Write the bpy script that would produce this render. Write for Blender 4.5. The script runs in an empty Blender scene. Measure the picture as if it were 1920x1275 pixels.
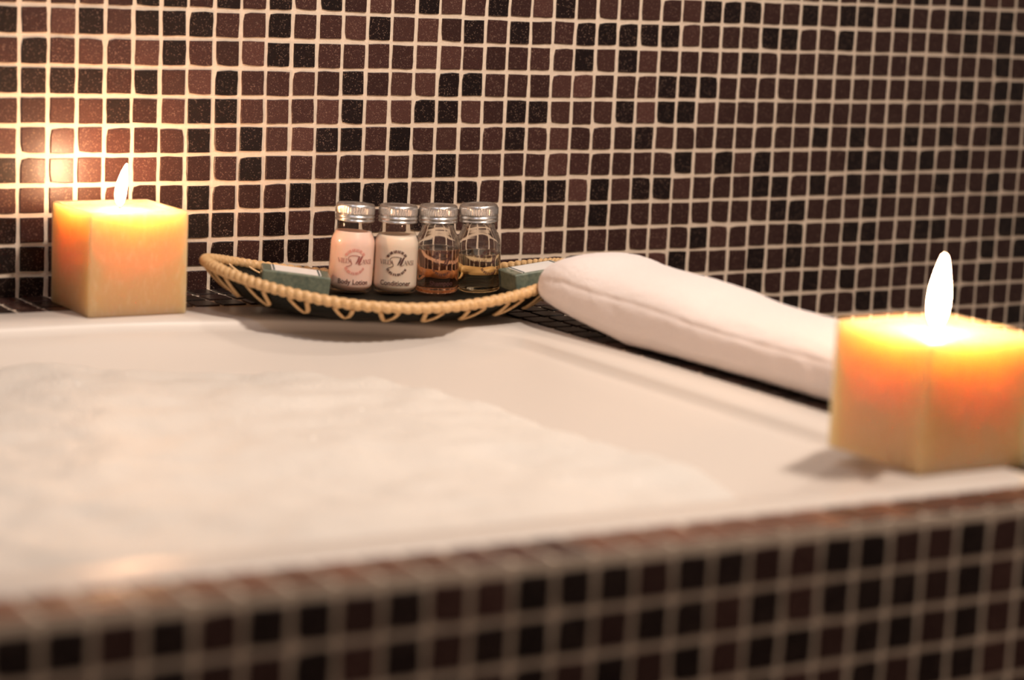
import bpy, bmesh, math, random
import numpy as np
from mathutils import Vector, Matrix, noise

# ------------------------------------------------------------------ units
# One unit of the working frame is one mosaic pitch (21.5 mm): x runs along the
# back wall, y into it, z up; z = -9.8 is the tiled deck, 0.55 m above the floor.
T = 0.0215
DECK = -9.8
def V(x, y, z): return Vector((x*T, y*T, (z - DECK)*T + 0.55))
random.seed(7); rng = np.random.default_rng(7)
scene = bpy.context.scene
COL = scene.collection

# ------------------------------------------------------------------ camera
cam_d = bpy.data.cameras.new('camera'); cam = bpy.data.objects.new('camera', cam_d); COL.objects.link(cam)
R = Matrix(((0.84560519, -0.53164858, 0.0479755), (-0.05202176, -0.17152018, -0.98380616), (0.53126792, 0.82941583, -0.17269565)))
m = Matrix.Identity(4)
for k in range(3):
    m[k][0] = R[0][k]; m[k][1] = -R[1][k]; m[k][2] = -R[2][k]
m.translation = V(-25.677, -71.042, 2.5173)
cam.matrix_world = m
cam_d.sensor_width = 36.0; cam_d.lens = 4165.4/1920*36
cam_d.clip_start = 0.05; cam_d.clip_end = 50
cam_d.dof.use_dof = True; cam_d.dof.focus_distance = 80.0*T; cam_d.dof.aperture_fstop = 3.8
cam_d.dof.aperture_blades = 9
scene.camera = cam

# ------------------------------------------------------------------ world, lamps, exposure
scene.view_settings.view_transform = 'Standard'; scene.view_settings.look = 'None'
scene.view_settings.exposure = 0.0; scene.view_settings.gamma = 1.0
scene.view_settings.use_curve_mapping = False
world = bpy.data.worlds.new('world'); scene.world = world; world.use_nodes = True
bg = world.node_tree.nodes['Background']
bg.inputs[0].default_value = (1.0, 0.76, 0.62, 1); bg.inputs[1].default_value = 0.26

def area(name, loc, target, size, power, color):
    d = bpy.data.lights.new(name, 'AREA'); d.shape = 'DISK'; d.size = size; d.energy = power; d.color = color
    o = bpy.data.objects.new(name, d); COL.objects.link(o); o.location = loc
    o.rotation_euler = (target - loc).to_track_quat('-Z', 'Y').to_euler()
    return o
def spot(name, loc, target, rad, power, color, angle, blend):
    d = bpy.data.lights.new(name, 'SPOT'); d.shadow_soft_size = rad; d.energy = power; d.color = color
    d.spot_size = math.radians(angle); d.spot_blend = blend
    o = bpy.data.objects.new(name, d); COL.objects.link(o); o.location = loc
    o.rotation_euler = (target - loc).to_track_quat('-Z', 'Y').to_euler()
    return o
area('ceiling_spot', V(38, -20, 46), V(8, -18, -10), 0.10, 3.0, (1.0, 0.87, 0.76))
spot('wall_spot', V(17, -41, 38), V(5, -4, -4), 0.05, 52.0, (1.0, 0.86, 0.74), 105, 1.0)
area('cool_spot', V(-16, -30, 52), V(8, -8, -9), 0.07, 1.6, (0.80, 0.84, 1.0))
scene.cycles.use_denoising = True
scene.cycles.max_bounces = 12; scene.cycles.transmission_bounces = 12; scene.cycles.transparent_max_bounces = 12
scene.cycles.sample_clamp_indirect = 6.0

# ------------------------------------------------------------------ helpers
def link(o, parent=None):
    COL.objects.link(o)
    if parent is not None: o.parent = parent
    return o
def tag(o, label=None, cat=None, group=None, kind=None):
    if label: o['label'] = label
    if cat: o['category'] = cat
    if group: o['group'] = group
    if kind: o['kind'] = kind
    return o
def mesh_from(name, verts, faces, mats=(), smooth=True, fmat=None):
    me = bpy.data.meshes.new(name)
    me.from_pydata([tuple(v) for v in verts], [], [tuple(int(i) for i in f) for f in faces])
    for mt in mats: me.materials.append(mt)
    me.polygons.foreach_set('use_smooth', [smooth]*len(me.polygons))
    if fmat is not None: me.polygons.foreach_set('material_index', list(fmat))
    me.update()
    return me
def obj(name, me, parent=None, loc=None):
    o = bpy.data.objects.new(name, me)
    if loc is not None: o.location = loc
    return link(o, parent)
def empty(name, loc, rot=(0, 0, 0)):
    o = bpy.data.objects.new(name, None); o.location = loc; o.rotation_euler = rot
    o.empty_display_size = 0.01
    return link(o)
def box_mesh(name, lo, hi, mats):
    (x0, y0, z0), (x1, y1, z1) = lo, hi
    v = [(x0,y0,z0),(x1,y0,z0),(x1,y1,z0),(x0,y1,z0),(x0,y0,z1),(x1,y0,z1),(x1,y1,z1),(x0,y1,z1)]
    f = [(0,3,2,1),(4,5,6,7),(0,1,5,4),(1,2,6,5),(2,3,7,6),(3,0,4,7)]
    return mesh_from(name, v, f, mats, smooth=False)
def lathe(name, prof, n, mats, radfun=None, cap_bottom=True, cap_top=True):
    """prof: list of (r, z) in tile units -> metres about the z axis."""
    vs = []; fs = []
    for i, (r, z) in enumerate(prof):
        for k in range(n):
            a = 2*math.pi*k/n
            rr = r if radfun is None else radfun(i, r, a, k)
            vs.append((rr*math.cos(a)*T, rr*math.sin(a)*T, z*T))
    for i in range(len(prof)-1):
        for k in range(n):
            fs.append((i*n+k, i*n+(k+1) % n, (i+1)*n+(k+1) % n, (i+1)*n+k))
    if cap_bottom: fs.append(tuple(range(n-1, -1, -1)))
    if cap_top: fs.append(tuple((len(prof)-1)*n+k for k in range(n)))
    return mesh_from(name, vs, fs, mats)
def tube(pts, rad, n=8, closed=False, radfun=None, flat=1.0):
    """sweep a circle along pts (Vectors); returns verts, faces."""
    N = len(pts); vs = []; fs = []
    up0 = Vector((0, 0, 1))
    for i in range(N):
        a = pts[(i-1) % N] if (closed or i > 0) else pts[i]
        b = pts[(i+1) % N] if (closed or i < N-1) else pts[i]
        t = (b - a).normalized()
        u = t.cross(up0)
        if u.length < 1e-4: u = t.cross(Vector((1, 0, 0)))
        u.normalize(); w = u.cross(t).normalized()
        for k in range(n):
            an = 2*math.pi*k/n
            r = rad if radfun is None else radfun(i, an)
            vs.append(pts[i] + u*(r*math.cos(an)) + w*(r*flat*math.sin(an)))
    for i in range(N if closed else N-1):
        j = (i+1) % N
        for k in range(n):
            fs.append((i*n+k, i*n+(k+1) % n, j*n+(k+1) % n, j*n+k))
    if not closed:
        fs.append(tuple(range(n-1, -1, -1))); fs.append(tuple((N-1)*n+k for k in range(n)))
    return vs, fs
def rounded(me_bm, w, seg=3):
    bmesh.ops.bevel(me_bm, geom=list(me_bm.edges), offset=w, segments=seg, profile=0.5, affect='EDGES')

# ------------------------------------------------------------------ materials
def mat(name):
    m = bpy.data.materials.new(name); m.use_nodes = True
    nt = m.node_tree; b = nt.nodes['Principled BSDF']
    return m, nt, b
def nnode(nt, typ, **kw):
    n = nt.nodes.new(typ)
    for k, v in kw.items(): setattr(n, k, v)
    return n
def ramp(nt, stops):
    r = nt.nodes.new('ShaderNodeValToRGB'); e = r.color_ramp.elements
    while len(e) < len(stops): e.new(0.5)
    for el, (p, c) in zip(e, stops): el.position = p; el.color = c
    return r
def bump(nt, b, height, strength, dist):
    n = nt.nodes.new('ShaderNodeBump'); n.inputs['Strength'].default_value = strength; n.inputs['Distance'].default_value = dist
    nt.links.new(height, n.inputs['Height']); nt.links.new(n.outputs[0], b.inputs['Normal'])
    return n
def objcoord(nt):
    return nt.nodes.new('ShaderNodeTexCoord').outputs['Object']
def noise_tex(nt, vec, scale, detail=4, rough=0.6):
    n = nt.nodes.new('ShaderNodeTexNoise'); n.inputs['Scale'].default_value = scale
    n.inputs['Detail'].default_value = detail; n.inputs['Roughness'].default_value = rough
    if vec is not None: nt.links.new(vec, n.inputs['Vector'])
    return n

def tile_material(name, col, speck, rough=0.34):
    m, nt, b = mat(name); L = nt.links
    geo = nnode(nt, 'ShaderNodeNewGeometry')
    info = nnode(nt, 'ShaderNodeObjectInfo')
    n1 = noise_tex(nt, geo.outputs['Position'], 1500, 2, 0.7)
    n2 = noise_tex(nt, geo.outputs['Position'], 160, 3, 0.6)
    vor = nnode(nt, 'ShaderNodeTexVoronoi'); vor.inputs['Scale'].default_value = 1500
    L.new(geo.outputs['Position'], vor.inputs['Vector'])
    rmp = ramp(nt, [(0.52, (0, 0, 0, 1)), (0.72, (1, 1, 1, 1))]); L.new(n1.outputs[0], rmp.inputs[0])
    mix = nnode(nt, 'ShaderNodeMix', data_type='RGBA')
    mix.inputs[6].default_value = (*col, 1); mix.inputs[7].default_value = (*speck, 1)
    L.new(rmp.outputs[0], mix.inputs[0])
    # small mica flakes, their glint painted into the base colour as pale specks
    sep = nnode(nt, 'ShaderNodeSeparateColor'); L.new(vor.outputs['Color'], sep.inputs[0])
    gt = nnode(nt, 'ShaderNodeMath', operation='GREATER_THAN'); gt.inputs[1].default_value = 0.93; L.new(sep.outputs[0], gt.inputs[0])
    mix2 = nnode(nt, 'ShaderNodeMix', data_type='RGBA'); mix2.inputs[7].default_value = (0.42, 0.27, 0.20, 1)
    mf = nnode(nt, 'ShaderNodeMath', operation='MULTIPLY'); mf.inputs[1].default_value = 0.28; L.new(gt.outputs[0], mf.inputs[0])
    L.new(mf.outputs[0], mix2.inputs[0]); L.new(mix.outputs[2], mix2.inputs[6])
    # piece to piece variation
    hsv = nnode(nt, 'ShaderNodeHueSaturation'); L.new(mix2.outputs[2], hsv.inputs['Color'])
    mr = nnode(nt, 'ShaderNodeMapRange'); mr.inputs[3].default_value = 0.75; mr.inputs[4].default_value = 1.3
    L.new(info.outputs['Random'], mr.inputs[0]); L.new(mr.outputs[0], hsv.inputs['Value'])
    L.new(hsv.outputs[0], b.inputs['Base Color'])
    b.inputs['Roughness'].default_value = rough; b.inputs['Specular IOR Level'].default_value = 0.32
    bump(nt, b, n2.outputs[0], 0.35, 0.0006)
    return m
M = {}
M['tile_dark'] = tile_material('tile_dark', (0.006, 0.0022, 0.0022), (0.035, 0.015, 0.012))
M['tile_mid'] = tile_material('tile_mid', (0.032, 0.0115, 0.0095), (0.11, 0.050, 0.040))
M['coping'] = tile_material('tile_coping', (0.125, 0.050, 0.030), (0.22, 0.10, 0.065))  # coping pieces: a paler, warmer brown than the wall tiles
M['tile_light'] = tile_material('tile_light', (0.055, 0.021, 0.0165), (0.15, 0.070, 0.054))
TM = [M['tile_dark'], M['tile_mid'], M['tile_light'], M['coping']]

def simple(name, col, rough=0.5, metal=0.0, nscale=None, nstr=0.0, ndist=0.0005, var=None):
    m, nt, b = mat(name)
    b.inputs['Base Color'].default_value = (*col, 1); b.inputs['Roughness'].default_value = rough; b.inputs['Metallic'].default_value = metal
    co = objcoord(nt)
    if nscale:
        n = noise_tex(nt, co, nscale, 4, 0.6); bump(nt, b, n.outputs[0], nstr, ndist)
        if var:
            r = ramp(nt, [(0.3, (*var, 1)), (0.7, (*col, 1))]); nt.links.new(n.outputs[0], r.inputs[0]); nt.links.new(r.outputs[0], b.inputs['Base Color'])
    return m
M['grout'] = simple('grout', (0.80, 0.66, 0.52), 0.85, 0, 260, 0.5, 0.0012, (0.70, 0.56, 0.43))
M['floor'] = simple('floor', (0.10, 0.06, 0.045), 0.5, 0, 8, 0.1, 0.001, (0.07, 0.04, 0.03))
M['acrylic'] = simple('acrylic', (0.675, 0.61, 0.55), 0.34, 0, 30, 0.02, 0.0003)

# bath foam
m, nt, b = mat('foam'); M['foam'] = m
b.inputs['Base Color'].default_value = (0.70, 0.655, 0.60, 1); b.inputs['Roughness'].default_value = 0.55
geo = nnode(nt, 'ShaderNodeNewGeometry')
v1 = nnode(nt, 'ShaderNodeTexVoronoi'); v1.inputs['Scale'].default_value = 420; nt.links.new(geo.outputs['Position'], v1.inputs['Vector'])
n1 = noise_tex(nt, geo.outputs['Position'], 120, 4, 0.6)
ad = nnode(nt, 'ShaderNodeMath', operation='ADD'); nt.links.new(v1.outputs['Distance'], ad.inputs[0]); nt.links.new(n1.outputs[0], ad.inputs[1])
bump(nt, b, ad.outputs[0], 0.45, 0.0015)

M['bubble'] = simple('soap_bubble', (0.92, 0.88, 0.83), 0.10)
# candle wax
def wax(name, col):
    m, nt, b = mat(name)
    co = objcoord(nt)
    mp = nnode(nt, 'ShaderNodeMapping'); mp.inputs['Scale'].default_value = (1, 1, 0.3); nt.links.new(co, mp.inputs[0])
    n = noise_tex(nt, mp.outputs[0], 420, 3, 0.65)
    r = ramp(nt, [(0.5, (*col, 1)), (0.9, (0.72, 0.48, 0.26, 1))]); nt.links.new(n.outputs[0], r.inputs[0])
    nt.links.new(r.outputs[0], b.inputs['Base Color'])
    b.inputs['Subsurface Weight'].default_value = 1.0
    b.inputs['Subsurface Radius'].default_value = (1.0, 1.0, 0.62)
    b.inputs['Subsurface Scale'].default_value = 0.062
    b.inputs['Roughness'].default_value = 0.42
    bump(nt, b, n.outputs[0], 0.25, 0.0006)
    return m
M['wax'] = wax('wax', (0.66, 0.37, 0.165))
def emis(name, col, st):
    m = bpy.data.materials.new(name); m.use_nodes = True; nt = m.node_tree
    nt.nodes.remove(nt.nodes['Principled BSDF']); e = nt.nodes.new('ShaderNodeEmission')
    e.inputs[0].default_value = (*col, 1); e.inputs[1].default_value = st
    nt.links.new(e.outputs[0], nt.nodes['Material Output'].inputs[0]); return m
M['flame'] = emis('flame', (1.0, 0.55, 0.29), 560.0)
M['flame_front'] = emis('flame_front', (1.0, 0.55, 0.29), 400.0)
M['wick'] = simple('wick', (0.03, 0.02, 0.015), 0.9, 0, 400, 0.5)

# rattan and basket weave
M['rattan'] = simple('rattan', (0.74, 0.49, 0.25), 0.42, 0, 500, 0.4, 0.0008, (0.54, 0.31, 0.12))
m, nt, b = mat('dark_weave'); M['weave'] = m
co = objcoord(nt)
w1 = nnode(nt, 'ShaderNodeTexWave'); w1.inputs['Scale'].default_value = 160; w1.inputs['Distortion'].default_value = 1.5; nt.links.new(co, w1.inputs['Vector'])
r = ramp(nt, [(0.2, (0.004, 0.004, 0.003, 1)), (0.9, (0.014, 0.013, 0.009, 1))]); nt.links.new(w1.outputs[0], r.inputs[0])
nt.links.new(r.outputs[0], b.inputs['Base Color']); b.inputs['Roughness'].default_value = 0.5
b.inputs['Specular IOR Level'].default_value = 0.15
bump(nt, b, w1.outputs[0], 0.5, 0.0006)

# glass, liquids, metal
m, nt, b = mat('bottle_glass'); M['glass'] = m
b.inputs['Base Color'].default_value = (1, 0.97, 0.93, 1); b.inputs['Transmission Weight'].default_value = 1.0
b.inputs['Roughness'].default_value = 0.0; b.inputs['IOR'].default_value = 1.47
# thin clear glass of the opaque lotion bottles: clear film with a Fresnel sheen
m = bpy.data.materials.new('clear_glass_film'); m.use_nodes = True; nt = m.node_tree; M['film'] = m
nt.nodes.remove(nt.nodes['Principled BSDF'])
tr = nt.nodes.new('ShaderNodeBsdfTransparent'); tr.inputs[0].default_value = (0.97, 0.93, 0.88, 1)
gl = nt.nodes.new('ShaderNodeBsdfGlossy'); gl.inputs['Roughness'].default_value = 0.03
lw = nt.nodes.new('ShaderNodeLayerWeight'); pw = nnode(nt, 'ShaderNodeMath', operation='POWER'); pw.inputs[1].default_value = 4.5
nt.links.new(lw.outputs['Facing'], pw.inputs[0]); fr = nnode(nt, 'ShaderNodeMath', operation='MULTIPLY_ADD'); nt.links.new(pw.outputs[0], fr.inputs[0]); fr.inputs[1].default_value = 0.5; fr.inputs[2].default_value = 0.045
mx = nt.nodes.new('ShaderNodeMixShader'); nt.links.new(fr.outputs[0], mx.inputs[0]); nt.links.new(tr.outputs[0], mx.inputs[1]); nt.links.new(gl.outputs[0], mx.inputs[2])
nt.links.new(mx.outputs[0], nt.nodes['Material Output'].inputs[0])
def liquid(name, col):
    m, nt, b = mat(name); b.inputs['Base Color'].default_value = (*col, 1)
    b.inputs['Transmission Weight'].default_value = 1.0; b.inputs['Roughness'].default_value = 0.0; b.inputs['IOR'].default_value = 1.36
    return m
M['amber'] = liquid('amber_liquid', (1.0, 0.66, 0.50))
M['straw'] = liquid('straw_liquid', (1.0, 0.93, 0.72))
def lotion(name, col):
    m, nt, b = mat(name); b.inputs['Base Color'].default_value = (*col, 1); b.inputs['Roughness'].default_value = 0.3
    b.inputs['Subsurface Weight'].default_value = 0.5; b.inputs['Subsurface Radius'].default_value = (1, 0.6, 0.5); b.inputs['Subsurface Scale'].default_value = 0.006
    return m
M['pink'] = lotion('pink_lotion', (0.98, 0.72, 0.66))
M['cream'] = lotion('cream_conditioner', (0.86, 0.76, 0.67))
M['alu'] = simple('brushed_aluminium', (0.80, 0.77, 0.74), 0.27, 1.0, 300, 0.05, 0.0002)
M['ink'] = simple('dark_brown_print', (0.07, 0.022, 0.018), 0.6)
M['ink_red'] = simple('red_brown_print', (0.30, 0.07, 0.06), 0.6)
M['ink_pale'] = simple('pale_red_print', (0.72, 0.30, 0.24), 0.6)

# soap, paper, towel
M['soap'] = simple('green_soap', (0.21, 0.235, 0.165), 0.35, 0, 260, 0.3, 0.0006, (0.10, 0.13, 0.10))
M['soap'].node_tree.nodes['Principled BSDF'].inputs['Coat Weight'].default_value = 0.5
M['paper'] = simple('white_paper', (0.80, 0.76, 0.72), 0.4, 0, 200, 0.2, 0.0003)
M['dark_line'] = simple('dark_green_print', (0.03, 0.06, 0.06), 0.5)
m, nt, b = mat('terry_cloth'); M['terry'] = m
geo = nnode(nt, 'ShaderNodeNewGeometry')
n1 = noise_tex(nt, geo.outputs['Position'], 900, 3, 0.7); n2 = noise_tex(nt, geo.outputs['Position'], 90, 4, 0.6)
ad = nnode(nt, 'ShaderNodeMath', operation='ADD'); nt.links.new(n1.outputs[0], ad.inputs[0]); nt.links.new(n2.outputs[0], ad.inputs[1])
r = ramp(nt, [(0.2, (0.80, 0.71, 0.68, 1)), (0.7, (0.88, 0.80, 0.77, 1))]); nt.links.new(n1.outputs[0], r.inputs[0])
nt.links.new(r.outputs[0], b.inputs['Base Color']); b.inputs['Roughness'].default_value = 0.95
b.inputs['Sheen Weight'].default_value = 0.25; b.inputs['Specular IOR Level'].default_value = 0.1
bump(nt, b, ad.outputs[0], 0.6, 0.0018)

# ------------------------------------------------------------------ setting
FA = -0.0249                                   # the apron runs 1.4 degrees off the wall
def apron_y(x): return -34.355 + FA*(x - 2.2)
AP = Matrix.Rotation(math.atan(FA), 4, 'Z')
XL, XR = -66.0, 20.0                           # bath surround: left end, right end
floor = obj('floor', box_mesh('floor', (-2.2, -3.2, -0.05), (2.6, 0.0, 0.0), [M['floor']])); tag(floor, kind='structure')
wall_back = obj('wall_back', box_mesh('wall_back', tuple(V(-75, 0, DECK)*1 - Vector((0, 0, 0.55))), tuple(V(100, 5, 45)), [M['grout']])); tag(wall_back, kind='structure')

# tile variants: irregular, chipped squares of glass mosaic, 12-gon outline with a bevel
def tile_shape(sx, sz, thick, jit, r_=None):
    r_ = r_ or random
    hx, hz = sx/2, sz/2
    base = []
    n = 3
    for (ax, az, bx, bz) in ((-1,-1,1,-1),(1,-1,1,1),(1,1,-1,1),(-1,1,-1,-1)):
        for k in range(n):
            t = k/n
            base.append([(ax+(bx-ax)*t)*hx, (az+(bz-az)*t)*hz])
    out = []
    chip = r_.randrange(4) if r_.random() < 0.12 else -1
    for i, (x, z) in enumerate(base):
        c = i % n == 0
        j = jit*(0.6 if c else 1.0)
        x += r_.uniform(-j, j); z += r_.uniform(-j, j)
        if c: x *= 0.985; z *= 0.985
        if c and i//n == chip: x *= 0.90; z *= 0.90
        out.append((x, z))
    vs = []
    for x, z in out: vs.append((x, 0.02, z))                       # foot ring, sunk in the grout
    for x, z in out: vs.append((x, -thick+0.016, z))
    for x, z in out: vs.append((x*0.955, -thick, z*0.955))
    N = len(out); fs = []
    for a in (0, 1):
        for k in range(N): fs.append((a*N+k, a*N+(k+1) % N, (a+1)*N+(k+1) % N, (a+1)*N+k))
    fs.append(tuple(2*N+k for k in range(N)))
    return vs, fs
TILE = 0.845; TH = 0.06
VAR = []
for i in range(20):
    vs, fs = tile_shape(TILE, TILE, TH, 0.013)
    me = mesh_from('tile', [tuple(c*T for c in v) for v in vs], fs, [TM[1]], smooth=False)
    VAR.append((me, vs, fs))

def place_tile(parent, loc, mi, rot=None, sc=None):
    me = random.choice(VAR)[0]
    o = bpy.data.objects.new('tile', me)
    o.location = loc
    if rot is not None: o.rotation_euler = rot
    if sc: o.scale = sc
    o.material_slots[0].link = 'OBJECT'; o.material_slots[0].material = TM[mi]
    link(o, parent)
    return o
class TileHeap:
    """the tiles past the single ones, joined into one part of kind stuff"""
    def __init__(s): s.v = []; s.f = []; s.m = []
    def add(s, mtx, mi, sc=(1, 1, 1)):
        _, vs, fs = random.choice(VAR); k = len(s.v)
        for v in vs: s.v.append(mtx @ Vector((v[0]*T*sc[0], v[1]*T*sc[1], v[2]*T*sc[2])))
        for f in fs: s.f.append(tuple(k+i for i in f)); s.m.append(mi)
    def build(s, parent):
        o = obj('tiles', mesh_from('tiles', s.v, s.f, TM, smooth=False, fmat=s.m), parent); tag(o, kind='stuff'); return o

# which piece is dark, middling or light, read off the photograph (columns from -1, 8 or 19, 31)
PAT = {
 -1: "MMMLMDDMDMDMDMLMDLMDML" "DMLMLMLDDDMMDMDDMDMMDDMDMM",
 0: "DMLDLDDDMLDMMLDLLMDMD" "MMDDDDDLMMMDDMMDMMMMMMDMDD",
 1: "MDMLMLDMMLDDMMMMLLMMM" "MMDLDLMMMMDMMMMMMMMMMMMMDM",
 2: "DDDDMDLLDMMLMDMLLDDMM" "MLLMMMDDDMMMMMMMMMMMMMDMD",
 3: "MMLLDMLDDLLMLDLLDDLMD" "DLMLDLDDLMMMMMMMMMMMMMMMD",
 4: "LMLLLMLDMDLLDDMDMLMMD" "MLMMMDLMMMMMMMDMDMMDMDMMDM",
 5: "DMLLLLLMMDMMLMMMMDMMM" "MLMMMMMDLDLDMMMMDDDMDMDMMM",
 6: "MLMLLMMDMMMDMDDDMDDMD" "DDLDLDDLMMMDDMDMDMDMMDMMDM",
 7: "DMMLMMDDDMDMMDMMDMMMM" "MMMDMMMMMMMMDDMMMDMMMMMMDM",
 8: "DDMMMMDMDMDDMDMMDMMML" "LMMMMMMMDLMMMDMMDDMMDDMMMD",
 9: "DDMDMMDMDMMDMMDDMMDMM" "MMDDLMLDMMMDMDMMMDMDMMMMDM",
 10: "MMMDMMDMDMMDMMDDMMDMM" "MMDMLMLDMMMDMMDMDMMMMMMMDM",
 11: "MDMDMMDMDMMDMMDDMMDMM" "MMDMLMLDMMMDMDMMMDDMMMDMMM",
}
def wall_mat(c, r):
    row = PAT.get(r)
    if row and 0 <= c+1 < len(row): ch = row[c+1]
    else: ch = random.choice("DDMMMML")
    return "DML".index(ch)
heap = TileHeap()
for r_ in range(-9, 35):
    for c in range(-10, 62):
        if r_ >= 10 and c < 18: continue
        x = c + 0.5 + random.gauss(0, 0.012); z = -(r_ + 0.5) + random.gauss(0, 0.012)
        rz = random.gauss(0, 0.012)
        single = (-1 <= c <= 26 and 0 <= r_ <= 9) or (r_ == -1 and 7 <= c <= 26)
        s = 1 + random.gauss(0, 0.012)
        if single: place_tile(wall_back, V(x, 0, z), wall_mat(c, r_), (random.gauss(0, .006), rz, random.gauss(0, .006)), (s, 1, 1 + random.gauss(0, .012)))
        else: heap.add(Matrix.Translation(V(x, 0, z)) @ Matrix.Rotation(rz, 4, 'Y') @ Matrix.Rotation(random.gauss(0, .006), 4, 'Z'), wall_mat(c, r_), (s, 1, s))
heap.build(wall_back)

def prism(name, poly, z0, z1, mats):
    """upright prism over a polygon (tile units)"""
    n = len(poly)
    vs = [V(x, y, z0) for x, y in poly] + [V(x, y, z1) for x, y in poly]
    fs = [tuple(range(n-1, -1, -1)), tuple(range(n, 2*n))] + [(k, (k+1) % n, n+(k+1) % n, n+k) for k in range(n)]
    return mesh_from(name, vs, fs, mats, smooth=False)

# the apron facing the camera
FZ = DECK - 25.58
wall_front = obj('wall_front', prism('wall_front', [(XL, apron_y(XL)), (XR, apron_y(XR)), (XR, apron_y(XR)+1.4), (XL, apron_y(XL)+1.4)], FZ, DECK, [M['grout']])); tag(wall_front, kind='structure')
heap = TileHeap()
FPAT = {0: "DDMDMDDMDMMDDDMDDMMDDMMDMDDMDMDM", 1: "DMDDMMDMDMDDDMDDMDMDDDMDMDDMDMD"}
for r_ in range(0, 14):
    for c in range(-22, 18):
        mi = "DML".index(random.choice("DDDMMMM")) if r_ not in FPAT or not 0 <= c+15 < len(FPAT[r_]) else "DM".index(FPAT[r_][c+15])
        x = 2.20 + (c + 0.5)*math.cos(FA); z = -9.98 - r_ - 0.5
        loc = V(x, apron_y(x), z)
        rz = random.gauss(0, .012)
        if r_ <= 3 and -16 <= c <= 11: place_tile(wall_front, loc, mi, (0, rz, math.atan(FA)))
        else: heap.add(Matrix.Translation(loc) @ AP @ Matrix.Rotation(rz, 4, 'Y'), mi)
heap.build(wall_front)

# coping on top of the apron: one row of tiles and its rounded grout edge
def flat_tile(parent, x, y, mi, rz=0.0, sc=None):
    o = place_tile(parent, V(x, y, DECK), mi, None, sc)
    o.rotation_euler = (-math.pi/2, 0, rz)     # the piece lies face up
    return o
for c in range(-16, 17):
    x = 2.20 + (c + 0.5)*math.cos(FA); y = apron_y(x) + 0.68
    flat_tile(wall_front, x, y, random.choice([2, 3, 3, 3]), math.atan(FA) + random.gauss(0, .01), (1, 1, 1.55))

# ledge between the bath and the back wall
trim_back = obj('trim_1', prism('trim_1', [(XL, -4.2), (XR, -4.2), (XR, 0), (XL, 0)], FZ, DECK, [M['grout']])); tag(trim_back, kind='structure')
for c in range(-6, 20):
    for k in range(3):
        flat_tile(trim_back, c + 0.5 + random.gauss(0, .012), -0.62 - 1.12*k, random.choice([0, 0, 1, 1]), random.gauss(0, .012), (1, 1, 1.1))
# ledge at the right end of the bath, under the towel
trim_right = obj('trim_2', prism('trim_2', [(13.4, apron_y(13.4)+1.4), (XR, apron_y(XR)+1.4), (XR, -4.2), (13.4, -4.2)], FZ, DECK, [M['grout']])); tag(trim_right, kind='structure')
for j in range(28):
    for k in range(5):
        flat_tile(trim_right, 15.1 + k, -5.0 - j + random.gauss(0, .012), random.choice([0, 0, 1]), random.gauss(0, .012))
heap = TileHeap()
for j in range(33):
    for k in range(10):
        heap.add(Matrix.Translation(V(XR, -0.5 - j, DECK - 0.6 - k)) @ Matrix.Rotation(math.pi/2, 4, 'Z'), random.choice([0, 1, 1]))
heap.build(trim_right)

# ------------------------------------------------------------------ bathtub
def rrect(x0, x1, y0a, y1, rad, na=12, ns=14):
    """rounded rectangle, counter-clockwise from the front right corner; y0a(x) is the front edge.
    rad: radii (front right, back right, back left, front left)."""
    fr, br, bl, fl = rad; P = []
    def arc(cx, cy, r, a0, slope=0.0):
        for k in range(na+1):
            a = a0 + math.pi/2*k/na
            P.append((cx + r*math.cos(a), cy + r*math.sin(a)))
    def seg(b):
        a = P[-1]
        for k in range(1, ns): P.append((a[0]+(b[0]-a[0])*k/ns, a[1]+(b[1]-a[1])*k/ns))
    arc(x1-fr, y0a(x1-fr)+fr, fr, -math.pi/2); seg((x1, y1-(br[1] if isinstance(br, tuple) else br)))
    bx_, by_, ex = br if isinstance(br, tuple) else (br, br, 1.0)
    for k in range(na+1):                       # this corner may be elliptical and cut flatter than a circle
        a = math.pi/2*k/na
        P.append((x1-bx_ + bx_*math.cos(a)**(1/ex), y1-by_ + by_*max(0, math.sin(a))**(1/ex)))
    seg((x0+bl, y1))
    arc(x0+bl, y1-bl, bl, math.pi/2); seg((x0, y0a(x0)+fl))
    arc(x0+fl, y0a(x0+fl)+fl, fl, math.pi); seg((x1-fr, y0a(x1-fr)))
    return np.array(P)
RIM = -9.73
ry = lambda off: (lambda x: apron_y(x) + off)
O = rrect(-64.5, 14.6, ry(1.42), -3.05, (1.6, (13.0, 6.0, 0.8), 2, 2))
O2 = rrect(-64.4, 14.5, ry(1.50), -3.12, (1.6, (13.0, 6.0, 0.8), 2, 2))
I0 = rrect(-60.5, 12.9, ry(2.7), -5.2, (4.2, (12.5, 6.5, 0.85), 5, 5))
I1 = rrect(-60.2, 12.7, ry(2.85), -5.4, (4.4, (12.5, 6.8, 0.9), 5, 5))
I2 = rrect(-60.0, 12.3, ry(3.0), -5.7, (4.6, (12.5, 7.2, 0.92), 5, 5))
F = rrect(-58.5, 9.2, ry(3.4), -7.0, (4.6, 10.5, 6, 6))       # water line
F2 = rrect(-57.0, 7.2, ry(6.4), -9.0, (6.0, 10.0, 7, 7))
F3 = rrect(-54.0, 3.0, ry(10.0), -12.0, (6.0, 8.0, 7, 7))
loops = [(O, DECK-0.3), (O, RIM-0.10), (O2, RIM-0.02), (O2*0.97+I0*0.03, RIM), (I0*0.55+O2*0.45, RIM-0.005), (I0, RIM-0.03), (I0*.5+I1*.5, RIM-0.12), (I1, RIM-0.33), (I1*.5+I2*.5, RIM-0.40), (I2, RIM-0.42)]
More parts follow.
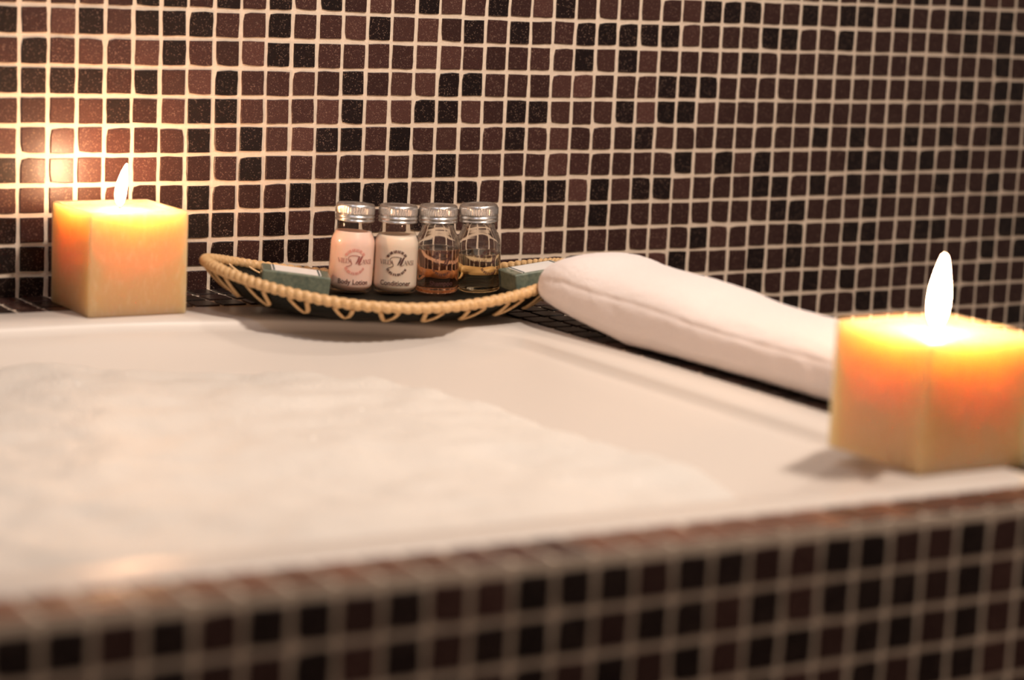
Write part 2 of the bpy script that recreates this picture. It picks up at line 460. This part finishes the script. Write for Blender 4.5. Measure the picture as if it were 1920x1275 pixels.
for t in (0.2, 0.4, 0.6, 0.8, 1.0):
    loops.append((I2*(1-t)+F*t, (RIM-0.42) + (-11.15-(RIM-0.42))*(t**0.85)))
loops += [(F2, -13.0), (F3, -18.5), (F3*0.9 + np.array([[-2.6, -2.0]]), -19.3)]
vs = []; fs = []; n = len(O)
for P, z in loops: vs += [V(x, y, z) for x, y in P]
for i in range(len(loops)-1):
    for k in range(n): fs.append((i*n+k, i*n+(k+1) % n, (i+1)*n+(k+1) % n, (i+1)*n+k))
fs.append(tuple((len(loops)-1)*n+k for k in range(n)))
me = mesh_from('bathtub', vs, fs, [M['acrylic']])
tub = obj('bathtub', me)
tag(tub, 'white bathtub full of foam, set into the brown mosaic surround', 'bathtub')

# ------------------------------------------------------------------ foam
def inside_dist(px, py, poly):
    d = np.full(px.shape, 1e9); ins = np.zeros(px.shape, bool)
    for k in range(len(poly)):
        ax, ay = poly[k]; bx, by = poly[(k+1) % len(poly)]
        ex, ey = bx-ax, by-ay; L2 = ex*ex+ey*ey
        if L2 < 1e-9: continue
        t = np.clip(((px-ax)*ex+(py-ay)*ey)/L2, 0, 1)
        d = np.minimum(d, np.hypot(px-ax-t*ex, py-ay-t*ey))
        c = ((ay > py) != (by > py))
        with np.errstate(divide='ignore', invalid='ignore'):
            xi = ax + (py-ay)/(by-ay if by != ay else 1e-9)*ex
        ins ^= c & (px < xi)
    return np.where(ins, d, -d)
xs = np.concatenate([np.arange(-59, -22, 0.8), np.arange(-22, 10.5, 0.2)]); ys = np.arange(-32.5, -6, 0.2)
gx, gy = np.meshgrid(xs, ys, indexing='ij')
d = inside_dist(gx, gy, F)
hz = np.zeros(gx.shape)
for i in range(gx.shape[0]):
    for j in range(gx.shape[1]):
        p = Vector((gx[i, j], gy[i, j], 0))
        hz[i, j] = 0.32*noise.noise(p*0.22) + 0.16*noise.noise(p*0.7+Vector((5, 1, 2))) + 0.07*abs(noise.noise(p*1.9)) + 0.03*abs(noise.noise(p*4.5))
edge = np.clip((d + 0.35 + 0.8*hz)/1.3, -1, 1)
z = -10.74 + 0.45*np.clip((-20-gy)/11, 0, 1) + hz*np.clip(edge, 0, 1) - 0.85*(1-np.clip(edge, 0, 1))**2
z = np.where(edge < 0, -11.8 + edge*1.5, z)
ok = d > -0.55
idx = -np.ones(gx.shape, int); idx[ok] = np.arange(ok.sum())
vs = [V(x, y, zz) for x, y, zz in zip(gx[ok], gy[ok], z[ok])]
a, b_, c_, d_ = idx[:-1, :-1], idx[1:, :-1], idx[1:, 1:], idx[:-1, 1:]
q = np.stack([a, b_, c_, d_], -1).reshape(-1, 4); q = q[(q >= 0).all(1)]
fs = [tuple(r) for r in q]
# small bubbles that stand proud of the foam
ico = bmesh.new(); bmesh.ops.create_icosphere(ico, subdivisions=2, radius=1.0)
iv = [v.co.copy() for v in ico.verts]; iff = [[v.index for v in f.verts] for f in ico.faces]; ico.free()
foam = obj('bath_foam', mesh_from('bath_foam', vs, fs, [M['foam']]))
tag(foam, 'creamy white soap foam filling the bathtub', 'foam', kind='stuff')
vs = []; fs = []
for _ in range(70):
    i = rng.integers(50, gx.shape[0]-2); j = rng.integers(2, gx.shape[1]-2)
    if d[i, j] < 0.4: continue
    r_ = random.choice([0.05, 0.06, 0.08, 0.10]); c0 = V(gx[i, j], gy[i, j], z[i, j] - 0.55*r_); k = len(vs)
    vs += [c0 + v*(r_*T) for v in iv]; fs += [tuple(k+q_ for q_ in f) for f in iff]
tag(obj('bubbles', mesh_from('bubbles', vs, fs, [M['bubble']]), foam), kind='stuff')

# ------------------------------------------------------------------ candles
def candle(x, y, s, h, z0, yaw, label, flame_h, flame_w, lean, fm):
    root = empty('candle', V(x, y, z0), (0, 0, yaw))
    tag(root, label, 'candle', 'square candles')
    # block with a shallow melted pool round the wick
    bm = bmesh.new(); bmesh.ops.create_cube(bm, size=1.0)
    for v in bm.verts: v.co = Vector((v.co.x*s*T, v.co.y*s*T, (v.co.z+0.5)*h*T))
    bmesh.ops.bevel(bm, geom=list(bm.edges), offset=0.075*T, segments=4, profile=0.5, affect='EDGES')
    top = [f for f in bm.faces if f.normal.z > 0.99]
    top.sort(key=lambda f: -f.calc_area())
    cur = [top[0]]
    for rr, dz in ((0.93, 0.0), (0.86, 0.03), (0.85, 0.10), (0.75, 0.12), (0.5, 0.14), (0.25, 0.15)):
        res = bmesh.ops.inset_region(bm, faces=cur, thickness=0.0)
        f = cur[0]
        for v in f.verts:
            ang = math.atan2(v.co.y, v.co.x); L = max(abs(v.co.x), abs(v.co.y))
            tgt = s/2*T*rr
            v.co.x *= tgt/L; v.co.y *= tgt/L; v.co.z = (h - dz)*T
        cur = [f]
    me = bpy.data.meshes.new('wax_block'); bm.to_mesh(me); bm.free(); me.materials.append(M['wax'])
    me.polygons.foreach_set('use_smooth', [True]*len(me.polygons))
    o = obj('wax_block', me, root)
    zt = h - 0.15
    pts = [Vector((0, 0, zt*T - 0.001)), Vector((0.01*T, 0, (zt+0.12)*T)), Vector((-0.03*T, 0.01*T, (zt+0.22)*T)), Vector((-0.09*T, 0.01*T, (zt+0.30)*T))]
    v, f = tube(pts, 0.028*T, 6); obj('wick', mesh_from('wick', v, f, [M['wick']]), root)
    # teardrop flame
    vs = []; fs = []; N = 20; K = 16
    for i in range(N+1):
        t = i/N
        r = flame_w/2*(math.sin(math.pi*min(1, t**0.75))**0.8)*(1.0 - 0.25*t) + 0.004
        for k in range(K):
            a = 2*math.pi*k/K
            vs.append(((r*math.cos(a) + lean*t*t*flame_h)*T, r*math.sin(a)*T, (zt + 0.16 + t*flame_h)*T))
    for i in range(N):
        for k in range(K): fs.append((i*K+k, i*K+(k+1) % K, (i+1)*K+(k+1) % K, (i+1)*K+k))
    obj('flame', mesh_from('flame', vs, fs, [fm]), root)
    return root
candle(2.37, -3.05, 3.40, 3.38, RIM, 0.0, 'lit amber square candle on the bath rim against the mosaic wall', 1.36, 0.37, 0.16, M['flame'])
candle(13.40, -29.95, 3.60, 3.36, RIM, math.atan(FA), 'blurred lit square candle on the front corner of the bath, before the towel', 1.80, 0.47, 0.05, M['flame_front'])

# ------------------------------------------------------------------ tray
TC = (10.90, -6.10); TA, TB, TPH = 6.25, 3.55, -0.317
Z0, ZH, ZB = -9.08, 0.95, -9.33
U = Vector((math.cos(TPH), math.sin(TPH))); W = Vector((-math.sin(TPH), math.cos(TPH)))
def rimz(th): return Z0 + ZH*math.cos(th)**2
def tray_pt(th, s, off=0.0):
    """s = 1 at the rim; off pushes outward (down) from the woven body"""
    x = TC[0] + s*(TA*math.cos(th)*U.x + TB*math.sin(th)*W.x); y = TC[1] + s*(TA*math.cos(th)*U.y + TB*math.sin(th)*W.y)
    z = ZB + (rimz(th) - ZB)*(s**5.5)
    return V(x, y, z - off)
tray = empty('basket_tray', V(TC[0], TC[1], RIM))
tag(tray, 'oval rattan tray with a coiled rim and dark woven body, holding bottles and soaps', 'tray')
tinv = Matrix.Translation(-tray.location)
NT, NS = 96, 14
vs = []; fs = []
for side in (0, 1):
    for i in range(NS+1):
        s = i/NS
        for k in range(NT):
            th = 2*math.pi*k/NT
            thick = 0.0 if side == 0 else 0.06 + 0.34*(1 - s**5.5)
            rip = 0.012*math.sin(th*48)*math.sin(s*40)
            vs.append(tinv @ tray_pt(th, s, thick + rip))
for side in (0, 1):
    o_ = side*(NS+1)*NT
    for i in range(NS):
        for k in range(NT):
            f = (o_+i*NT+k, o_+i*NT+(k+1) % NT, o_+(i+1)*NT+(k+1) % NT, o_+(i+1)*NT+k)
            fs.append(f if side == 0 else f[::-1])
for k in range(NT):
    a = NS*NT+k; b2 = NS*NT+(k+1) % NT; c2 = (NS+1)*NT + a; d2 = (NS+1)*NT + b2
    fs.append((a, b2, d2, c2))
obj('woven_body', mesh_from('woven_body', vs, fs, [M['weave']]), tray)
# coiled rim: a binding strip wound round the core, about 120 turns
NR = 1200; TURNS = 120
pts = [tinv @ (tray_pt(2*math.pi*i/NR, 1.0) + Vector((0, 0, 0.03*T))) for i in range(NR)]
def coil(i, an):
    ph = (i/NR*TURNS + an/(2*math.pi)*1.0) % 1.0
    return (0.135 + 0.060*math.sin(math.pi*ph)**0.6)*T + 0.006*T*math.sin(i*0.61)
v, f = tube(pts, 0.16*T, 12, True, coil)
obj('coiled_rim', mesh_from('coiled_rim', v, f, [M['rattan']]), tray)
# paired strands that bind the rim to the body
NL = 21
ths = np.linspace(0, 2*math.pi, 2001)
arc_len = np.concatenate([[0], np.cumsum(np.hypot(np.diff(TA*np.cos(ths)), np.diff(TB*np.sin(ths))))])
for k in range(NL):
    th = float(np.interp(arc_len[-1]*(k + 0.3)/NL, arc_len, ths))
    dsd = math.hypot(TA*math.sin(th), TB*math.cos(th))
    h_ = 0.30/dsd; path = []
    for t in np.linspace(0, 1, 7): path.append((th - h_ + 0.25*h_*t, 1.0 - 0.13*t))
    for t in np.linspace(0.12, 1, 9): path.append((th - 0.75*h_ + 1.75*h_*t**0.8, 0.87 + 0.13*t**1.7))
    P = [tinv @ tray_pt(a, s, 0.10 + 0.34*(1 - s**5.5) + 0.05) for (a, s) in path]
    v, f = tube(P, 0.085*T, 6, False, None, 0.6)
    obj('strand', mesh_from('strand', v, f, [M['rattan']]), tray)
    P = [tinv @ (tray_pt(a, s) + Vector((0, 0, 0.04*T))) for (a, s) in path]
    v, f = tube(P, 0.07*T, 6, False, None, 0.6)
    obj('strand', mesh_from('strand', v, f, [M['rattan']]), tray)

# ------------------------------------------------------------------ print on bottles
def ribbon(pts, w):
    """flat stroke along 2-D points; w is a width or a list of widths"""
    P = [Vector(p) for p in pts]; n = len(P); L = []
    for i in range(n):
        a = P[max(i-1, 0)]; b = P[min(i+1, n-1)]; t = (b-a).normalized(); nn = Vector((-t.y, t.x))
        ww = w if not isinstance(w, (list, tuple)) else w[i]
        L.append((P[i]+nn*ww/2, P[i]-nn*ww/2))
    return [(L[i][0], L[i][1], L[i+1][1], L[i+1][0]) for i in range(n-1)]
def smooth_path(pts, n=6):
    out = []; P = [Vector(p) for p in pts]
    for i in range(len(P)-1):
        p0 = P[max(i-1, 0)]; p1 = P[i]; p2 = P[i+1]; p3 = P[min(i+2, len(P)-1)]
        for k in range(n):
            t = k/n
            out.append(0.5*((2*p1) + (p2-p0)*t + (2*p0-5*p1+4*p2-p3)*t*t + (3*p1-p0-3*p2+p3)*t**3))
    out.append(P[-1]); return out
TK, TN, SF = 0.13, 0.055, 0.05       # thick stroke, thin stroke, serif weight (letter height 1)
def serif(x, y, w=0.26): return ribbon([(x-w/2, y), (x+w/2, y)], SF)
GLYPH = {
 'V': (0.85, lambda: ribbon([(0.08, 1), (0.42, 0)], TK) + ribbon([(0.76, 1), (0.42, 0)], TN) + serif(0.08, 1) + serif(0.76, 1, 0.2)),
 'I': (0.42, lambda: ribbon([(0.2, 0), (0.2, 1)], TK) + serif(0.2, 0, 0.34) + serif(0.2, 1, 0.34)),
 'L': (0.66, lambda: ribbon([(0.2, 0), (0.2, 1)], TK) + serif(0.2, 1, 0.34) + ribbon([(0.05, 0.025), (0.6, 0.025)], SF) + ribbon([(0.6, 0), (0.62, 0.25)], SF)),
 'A': (0.85, lambda: ribbon([(0.08, 0), (0.42, 1)], TN) + ribbon([(0.42, 1), (0.76, 0)], TK) + ribbon([(0.2, 0.34), (0.62, 0.34)], TN) + serif(0.08, 0, 0.2) + serif(0.76, 0)),
 'N': (0.92, lambda: ribbon([(0.14, 0), (0.14, 1)], TN) + ribbon([(0.14, 1), (0.76, 0)], TK) + ribbon([(0.76, 0), (0.76, 1)], TN) + serif(0.14, 0) + serif(0.1, 1, 0.2) + serif(0.76, 1)),
 'S': (0.62, lambda: ribbon(smooth_path([(0.52, 0.80), (0.42, 0.97), (0.2, 0.97), (0.08, 0.76), (0.28, 0.54), (0.5, 0.32), (0.42, 0.05), (0.18, 0.02), (0.06, 0.22)]), 0.10)),
}
def serif_word(word, x0, y0, h, gap=0.06):
    q = []; x = x0
    for ch in word:
        w, fn = GLYPH[ch]
        for quad in fn(): q.append(tuple((p.x*h + x, p.y*h + y0) for p in quad))
        x += (w + gap)*h
    return q, x
def text_polys(body, size):
    c = bpy.data.curves.new('print', 'FONT'); c.body = body; c.size = size; c.align_x = 'CENTER'; c.offset = size*0.014
    o = bpy.data.objects.new('print', c); COL.objects.link(o)
    dg = bpy.context.evaluated_depsgraph_get(); me = bpy.data.meshes.new_from_object(o.evaluated_get(dg))
    P = [[tuple(me.vertices[i].co[:2]) for i in p.vertices] for p in me.polygons]
    bpy.data.objects.remove(o); bpy.data.meshes.remove(me); bpy.data.curves.remove(c)
    return P
def on_cylinder(name, polys, rad, az, zc, mtl, parent):
    """wrap 2-D polygons (tile units, x to the right, y up) round a bottle; az = facing angle"""
    vs = []; fs = []
    for P in polys:
        k = len(vs)
        for x, y in P:
            a = az + x/rad
            vs.append((rad*math.cos(a)*T, rad*math.sin(a)*T, (zc + y)*T))
        fs.append(tuple(range(k, k+len(P))))
    return obj(name, mesh_from(name, vs, fs, [mtl], smooth=False), parent)
def emblem():
    """the house mark: VILLA + a swash italic M + ANSI, between two arcs of tiny lettering"""
    main = []; ring = []
    h = 0.145
    q, x = serif_word('VILLA', -0.62, 0, h, 0.02); main += q
    q, x = serif_word('ANSI', 0.245, 0, h, 0.02); main += q
    sw = lambda P, w: main.extend([tuple(tuple(p) for p in quad) for quad in ribbon(smooth_path(P), w)])
    sw([(-0.30, -0.11), (-0.24, -0.10), (-0.12, -0.04), (-0.13, 0.03), (-0.22, 0.10), (-0.22, 0.20), (-0.10, 0.255), (0.07, 0.25), (0.14, 0.22)], 0.020)
    main.extend([tuple(tuple(p) for p in quad) for quad in ribbon([(0.03, -0.01), (0.08, 0.08), (0.15, 0.24)], [0.03, 0.05, 0.05])])
    main.extend([tuple(tuple(p) for p in quad) for quad in ribbon([(0.10, -0.02), (0.14, 0.12), (0.24, 0.26)], [0.015, 0.02, 0.02])])
    main.extend([tuple(tuple(p) for p in quad) for quad in ribbon([(0.14, -0.02), (0.17, 0.06), (0.25, 0.25)], [0.04, 0.06, 0.05])])
    sw([(0.14, -0.02), (0.18, -0.03), (0.23, 0.01)], 0.018)
    r2 = random.Random(5)
    def arc(r0, r1, a0, a1, n):
        for k in range(n):
            if k % 5 == 4: continue
            a = a0 + (a1-a0)*(k+0.5)/n; w = 0.010 + 0.007*r2.random(); sl = r2.uniform(-.04, .04)
            c0 = (r0*math.cos(a), 0.05 + r0*math.sin(a)); c1 = (r1*math.cos(a+sl), 0.05 + r1*math.sin(a+sl))
            ring.extend([tuple(tuple(p) for p in quad) for quad in ribbon([c0, c1], w*1.6)])
    arc(0.345, 0.435, math.radians(150), math.radians(30), 30)
    arc(0.335, 0.415, math.radians(208), math.radians(332), 28)
    return main, ring
EM_MAIN, EM_RING = emblem()

# ------------------------------------------------------------------ bottles
BR = 0.765
OUT = [(0.60, 0.0), (0.70, 0.02), (BR-0.01, 0.09), (BR, 0.17), (BR, 0.20), (BR, 0.7), (BR, 1.52), (BR, 1.57), (BR-0.012, 1.68), (BR-0.06, 1.82), (BR-0.13, 1.95), (0.575, 2.10), (0.555, 2.20), (0.55, 2.45)]
INN = [(0.50, 0.14), (0.62, 0.16), (BR-0.09, 0.24), (BR-0.085, 0.32), (BR-0.085, 0.36), (BR-0.085, 0.8), (BR-0.085, 1.5), (BR-0.085, 1.55), (BR-0.10, 1.68), (BR-0.145, 1.80), (BR-0.215, 1.93), (0.50, 2.07), (0.475, 2.18), (0.47, 2.45)]
def inner_r(z, prof):
    for (r0, z0), (r1, z1) in zip(prof[:-1], prof[1:]):
        if z0 <= z <= z1: return r0 + (r1-r0)*(z-z0)/(z1-z0)
    return prof[-1][0]
def glass_mesh(level):
    """below the liquid's surface a thin clear wall against the liquid, above it a thick hollow wall"""
    n = 64; vs = []; fs = []; fm = []
    lower = [p for p in OUT if p[1] < level] + [(inner_r(level, OUT), level)]
    upper = [(inner_r(level, OUT), level), (inner_r(level+0.015, OUT), level+0.015), (inner_r(level+0.03, OUT), level+0.03)] + [p for p in OUT if p[1] > level+0.035]
    inner = [(inner_r(level, INN), level), (inner_r(level+0.015, INN), level+0.015), (inner_r(level+0.03, INN), level+0.03)] + [p for p in INN if p[1] > level+0.035]
    def rings(prof):
        b0 = len(vs)
        for r, z in prof:
            for k in range(n):
                a = 2*math.pi*k/n; vs.append((r*math.cos(a)*T, r*math.sin(a)*T, z*T))
        return b0
    def skin(b0, m, mi, flip=False):
        for i in range(m-1):
            for k in range(n):
                f = (b0+i*n+k, b0+i*n+(k+1) % n, b0+(i+1)*n+(k+1) % n, b0+(i+1)*n+k)
                fs.append(f[::-1] if flip else f); fm.append(mi)
    a0 = rings(lower); skin(a0, len(lower), 1); fs.append(tuple(a0+k for k in range(n-1, -1, -1))); fm.append(1)
    b0 = rings(upper); skin(b0, len(upper), 0)
    c0 = rings(inner); skin(c0, len(inner), 0, True)
    bt = b0 + (len(upper)-1)*n; ct = c0 + (len(inner)-1)*n
    for k in range(n):
        k2 = (k+1) % n
        fs.append((bt+k, bt+k2, ct+k2, ct+k)); fm.append(0)
        fs.append((b0+k, c0+k, c0+k2, b0+k2)); fm.append(0)
    return mesh_from('glass', vs, fs, [M['glass'], M['film']], fmat=fm)
def film_mesh():
    return lathe('glass', OUT, 64, [M['film']], cap_top=False)
def liquid_mesh(mt, level, clear):
    if clear:
        g = 0.012
        prof = [(r - g, z + (g if i == 0 else 0)) for i, (r, z) in enumerate(p for p in OUT if p[1] < level - 0.04)]
        rl = inner_r(level, OUT) - g
        prof += [(rl, level - 0.030), (rl, level - 0.010), (rl - 0.004, level - 0.004), (rl*0.97, level - 0.005), (rl*0.9, level - 0.006), (0.02, level - 0.008)]
    else:
        g = 0.07
        prof = [(r + g, z - (g if i == 0 else 0)) for i, (r, z) in enumerate(p for p in INN if p[1] < level)]
        rl = inner_r(level, INN) + g
        prof += [(rl, level), (rl*0.93, level - 0.012), (0.02, level - 0.015)]
    return lathe('liquid', prof, 64, [mt])
CAPP = [(0.60, 2.30), (0.66, 2.305), (0.675, 2.33), (0.672, 2.36), (0.635, 2.38), (0.66, 2.41), (0.678, 2.455), (0.668, 2.49), (0.632, 2.51), (0.64, 2.53), (0.662, 2.55), (0.665, 2.57), (0.665, 2.745), (0.662, 2.785), (0.650, 2.835), (0.615, 2.87), (0.57, 2.875), (0.54, 2.85), (0.30, 2.845), (0.02, 2.845)]
NK = 192
def knurl(i, r, a, k):
    if i in (11, 12): return r + (0.012 if (k//2) % 2 else -0.012)
    return r
CAP = lathe('cap', CAPP, NK, [M['alu']], knurl)
GL_F = film_mesh()
def bottle(x, y, z, tilt, label, clear, liq, level, name2, inks, turn):
    root = empty('toiletry_bottle', V(x, y, z))
    root.rotation_euler = (0, tilt, 0)
    tag(root, label, 'bottle', 'toiletry bottles on the tray')
    root.scale = (1, 1, 1.05)
    obj('glass', glass_mesh(level) if clear else GL_F, root)
    obj('cap', CAP, root)
    obj('liquid', liquid_mesh(liq, level, clear), root)
    az = math.atan2(-71.04 - y, -25.68 - x) + turn
    rr = BR + 0.006
    em = on_cylinder('emblem', EM_MAIN, rr, az, 0.98, inks[0], root)
    on_cylinder('emblem_ring', EM_RING, rr, az, 0.98, inks[1], em)
    if name2: on_cylinder('lettering', text_polys(name2, 0.225), rr, az - 0.02, 0.30, inks[2], root)
    return root
bottle(10.22, -4.50, -9.25, math.radians(2.5), 'pink body lotion bottle, first of the row on the tray, beside the left soap', False, M['pink'], 1.97, 'Body Lotion', (M['ink_red'], M['ink_pale'], M['ink']), 0.16)
bottle(11.69, -5.02, -9.27, math.radians(1.0), 'beige conditioner bottle between the pink lotion and the amber bottle', False, M['cream'], 1.90, 'Conditioner', (M['ink'], M['ink'], M['ink']), 0.05)
bottle(13.12, -5.46, -9.25, math.radians(-1.0), 'clear bottle half filled with amber liquid, right of the conditioner', True, M['amber'], 1.46, 'Shampoo', (M['ink'], M['ink'], M['ink']), 0.25)
bottle(14.52, -5.98, -9.18, math.radians(-3.0), 'clear bottle half filled with pale yellow liquid, beside the right soap', True, M['straw'], 1.27, None, (M['ink'], M['ink'], M['ink']), 0.55)

# ------------------------------------------------------------------ soaps
def soap(x, y, z, yaw, pitch, roll, L, Wd, H, label):
    root = empty('soap_bar', V(x, y, z), (roll, pitch, yaw))
    tag(root, label, 'soap', 'wrapped soaps on the tray')
    bm = bmesh.new(); bmesh.ops.create_cube(bm, size=1.0)
    for v in bm.verts: v.co = Vector((v.co.x*L*T, v.co.y*Wd*T, (v.co.z+0.5)*H*T))
    bmesh.ops.bevel(bm, geom=list(bm.edges), offset=0.06*T, segments=3, profile=0.5, affect='EDGES')
    me = bpy.data.meshes.new('bar'); bm.to_mesh(me); bm.free(); me.materials.append(M['soap'])
    obj('bar', me, root)
    lab = obj('paper_label', box_mesh('paper_label', (-0.36*L*T, -0.40*Wd*T, H*T - 0.0001), (0.36*L*T, 0.40*Wd*T, H*T + 0.0003), [M['paper']]), root)
    for sx in (-1, 1):
        obj('label_stripe', box_mesh('label_stripe', (sx*0.33*L*T - 0.0006, -0.40*Wd*T, H*T), (sx*0.33*L*T + 0.0006, 0.40*Wd*T, H*T + 0.0005), [M['dark_line']]), lab)
    return root
soap(7.95, -4.75, -9.05, math.radians(-24), math.radians(6), 0, 2.3, 1.55, 0.62, 'green wrapped soap at the left end of the tray, beside the pink bottle')
soap(15.95, -7.55, -8.84, math.radians(-8), math.radians(-8), 0, 2.3, 1.5, 0.66, 'dark green wrapped soap between the pale bottle and the towel')

# ------------------------------------------------------------------ towel
def towel():
    NA, NL = 144, 220
    y0, y1 = -9.1, -28.0
    vs = []; fs = []
    for i in range(NL+1):
        # denser sections at the rounded ends
        t = i/NL
        tt = 0.5 - 0.5*math.cos(math.pi*t)
        y = y0 + (y1-y0)*tt
        dl = (y0 - y); dr = (y - y1)
        e = 1.0
        for dd, ln in ((dl, 3.2), (dr, 1.6)):
            if dd < ln: e = min(e, (max(0.0, 1-(1-dd/ln)**2.3))**0.5)
        e = max(e, 0.02)
        cx = 15.72 + 1.22*(1 - math.exp(-dl/7.0)) + 0.05*math.sin((y+9)*0.4)
        hw = 2.05*e
        hh = (1.20 - 0.22/(1+math.exp(-(-y-17.3)/0.8)) + 0.11*math.exp(-((y+11.6)/1.3)**2))
        cz = DECK + 0.06 + hh
        hz = hh*(0.28 + 0.72*e)
        cz -= 0.0
        for k in range(NA):
            a = 2*math.pi*k/NA
            c, s = math.cos(a), math.sin(a)
            g_ = min(1, max(0, (dl-1.5)/4.0)); ex = 0.80 if s > 0 else 1.0 - 0.42*g_
            low = 0.0 if s > 0 else (1-g_)*0.30
            px = math.copysign(abs(c)**ex, c); pz = math.copysign(abs(s)**ex, s)
            # fold line between the upper and the lower layer, on the bath side
            w = 1.0
            fold = math.exp(-(((a - math.radians(166)))/0.06)**2)*0.020*min(1, dl/2.5)
            fold += math.exp(-(((a - math.radians(205)))/0.05)**2)*0.018*min(1, dl/2.5)
            w -= fold
            p3 = Vector((a*1.2, y*0.55, 0))
            w += 0.016*noise.noise(Vector((c*1.3, y*0.5, s*1.3))) + 0.010*noise.noise(Vector((c*3.0, y*1.4, s*3.0+4)))
            w += 0.007*noise.noise(Vector((c*9, y*5, s*9))) + 0.006*noise.noise(Vector((c*20, y*10, s*20)))
            # the short hem that curls round the near end
            w -= 0.02*math.exp(-((y + 12.4 + 0.9*(s+0.3)**2)/0.07)**2)*(1 if math.radians(180) < a < math.radians(250) else 0)
            vs.append(V(cx + px*hw*w, y, max(DECK + 0.055, cz + pz*hz*w*(1-low))))
    for i in range(NL):
        for k in range(NA): fs.append((i*NA+k, (i+1)*NA+k, (i+1)*NA+(k+1) % NA, i*NA+(k+1) % NA))
    fs.append(tuple(range(NA))); fs.append(tuple(NL*NA+k for k in range(NA-1, -1, -1)))
    o = obj('towel', mesh_from('towel', vs, fs, [M['terry']]))
    tag(o, 'white rolled terry towel lying along the right end of the bath', 'towel')
towel()
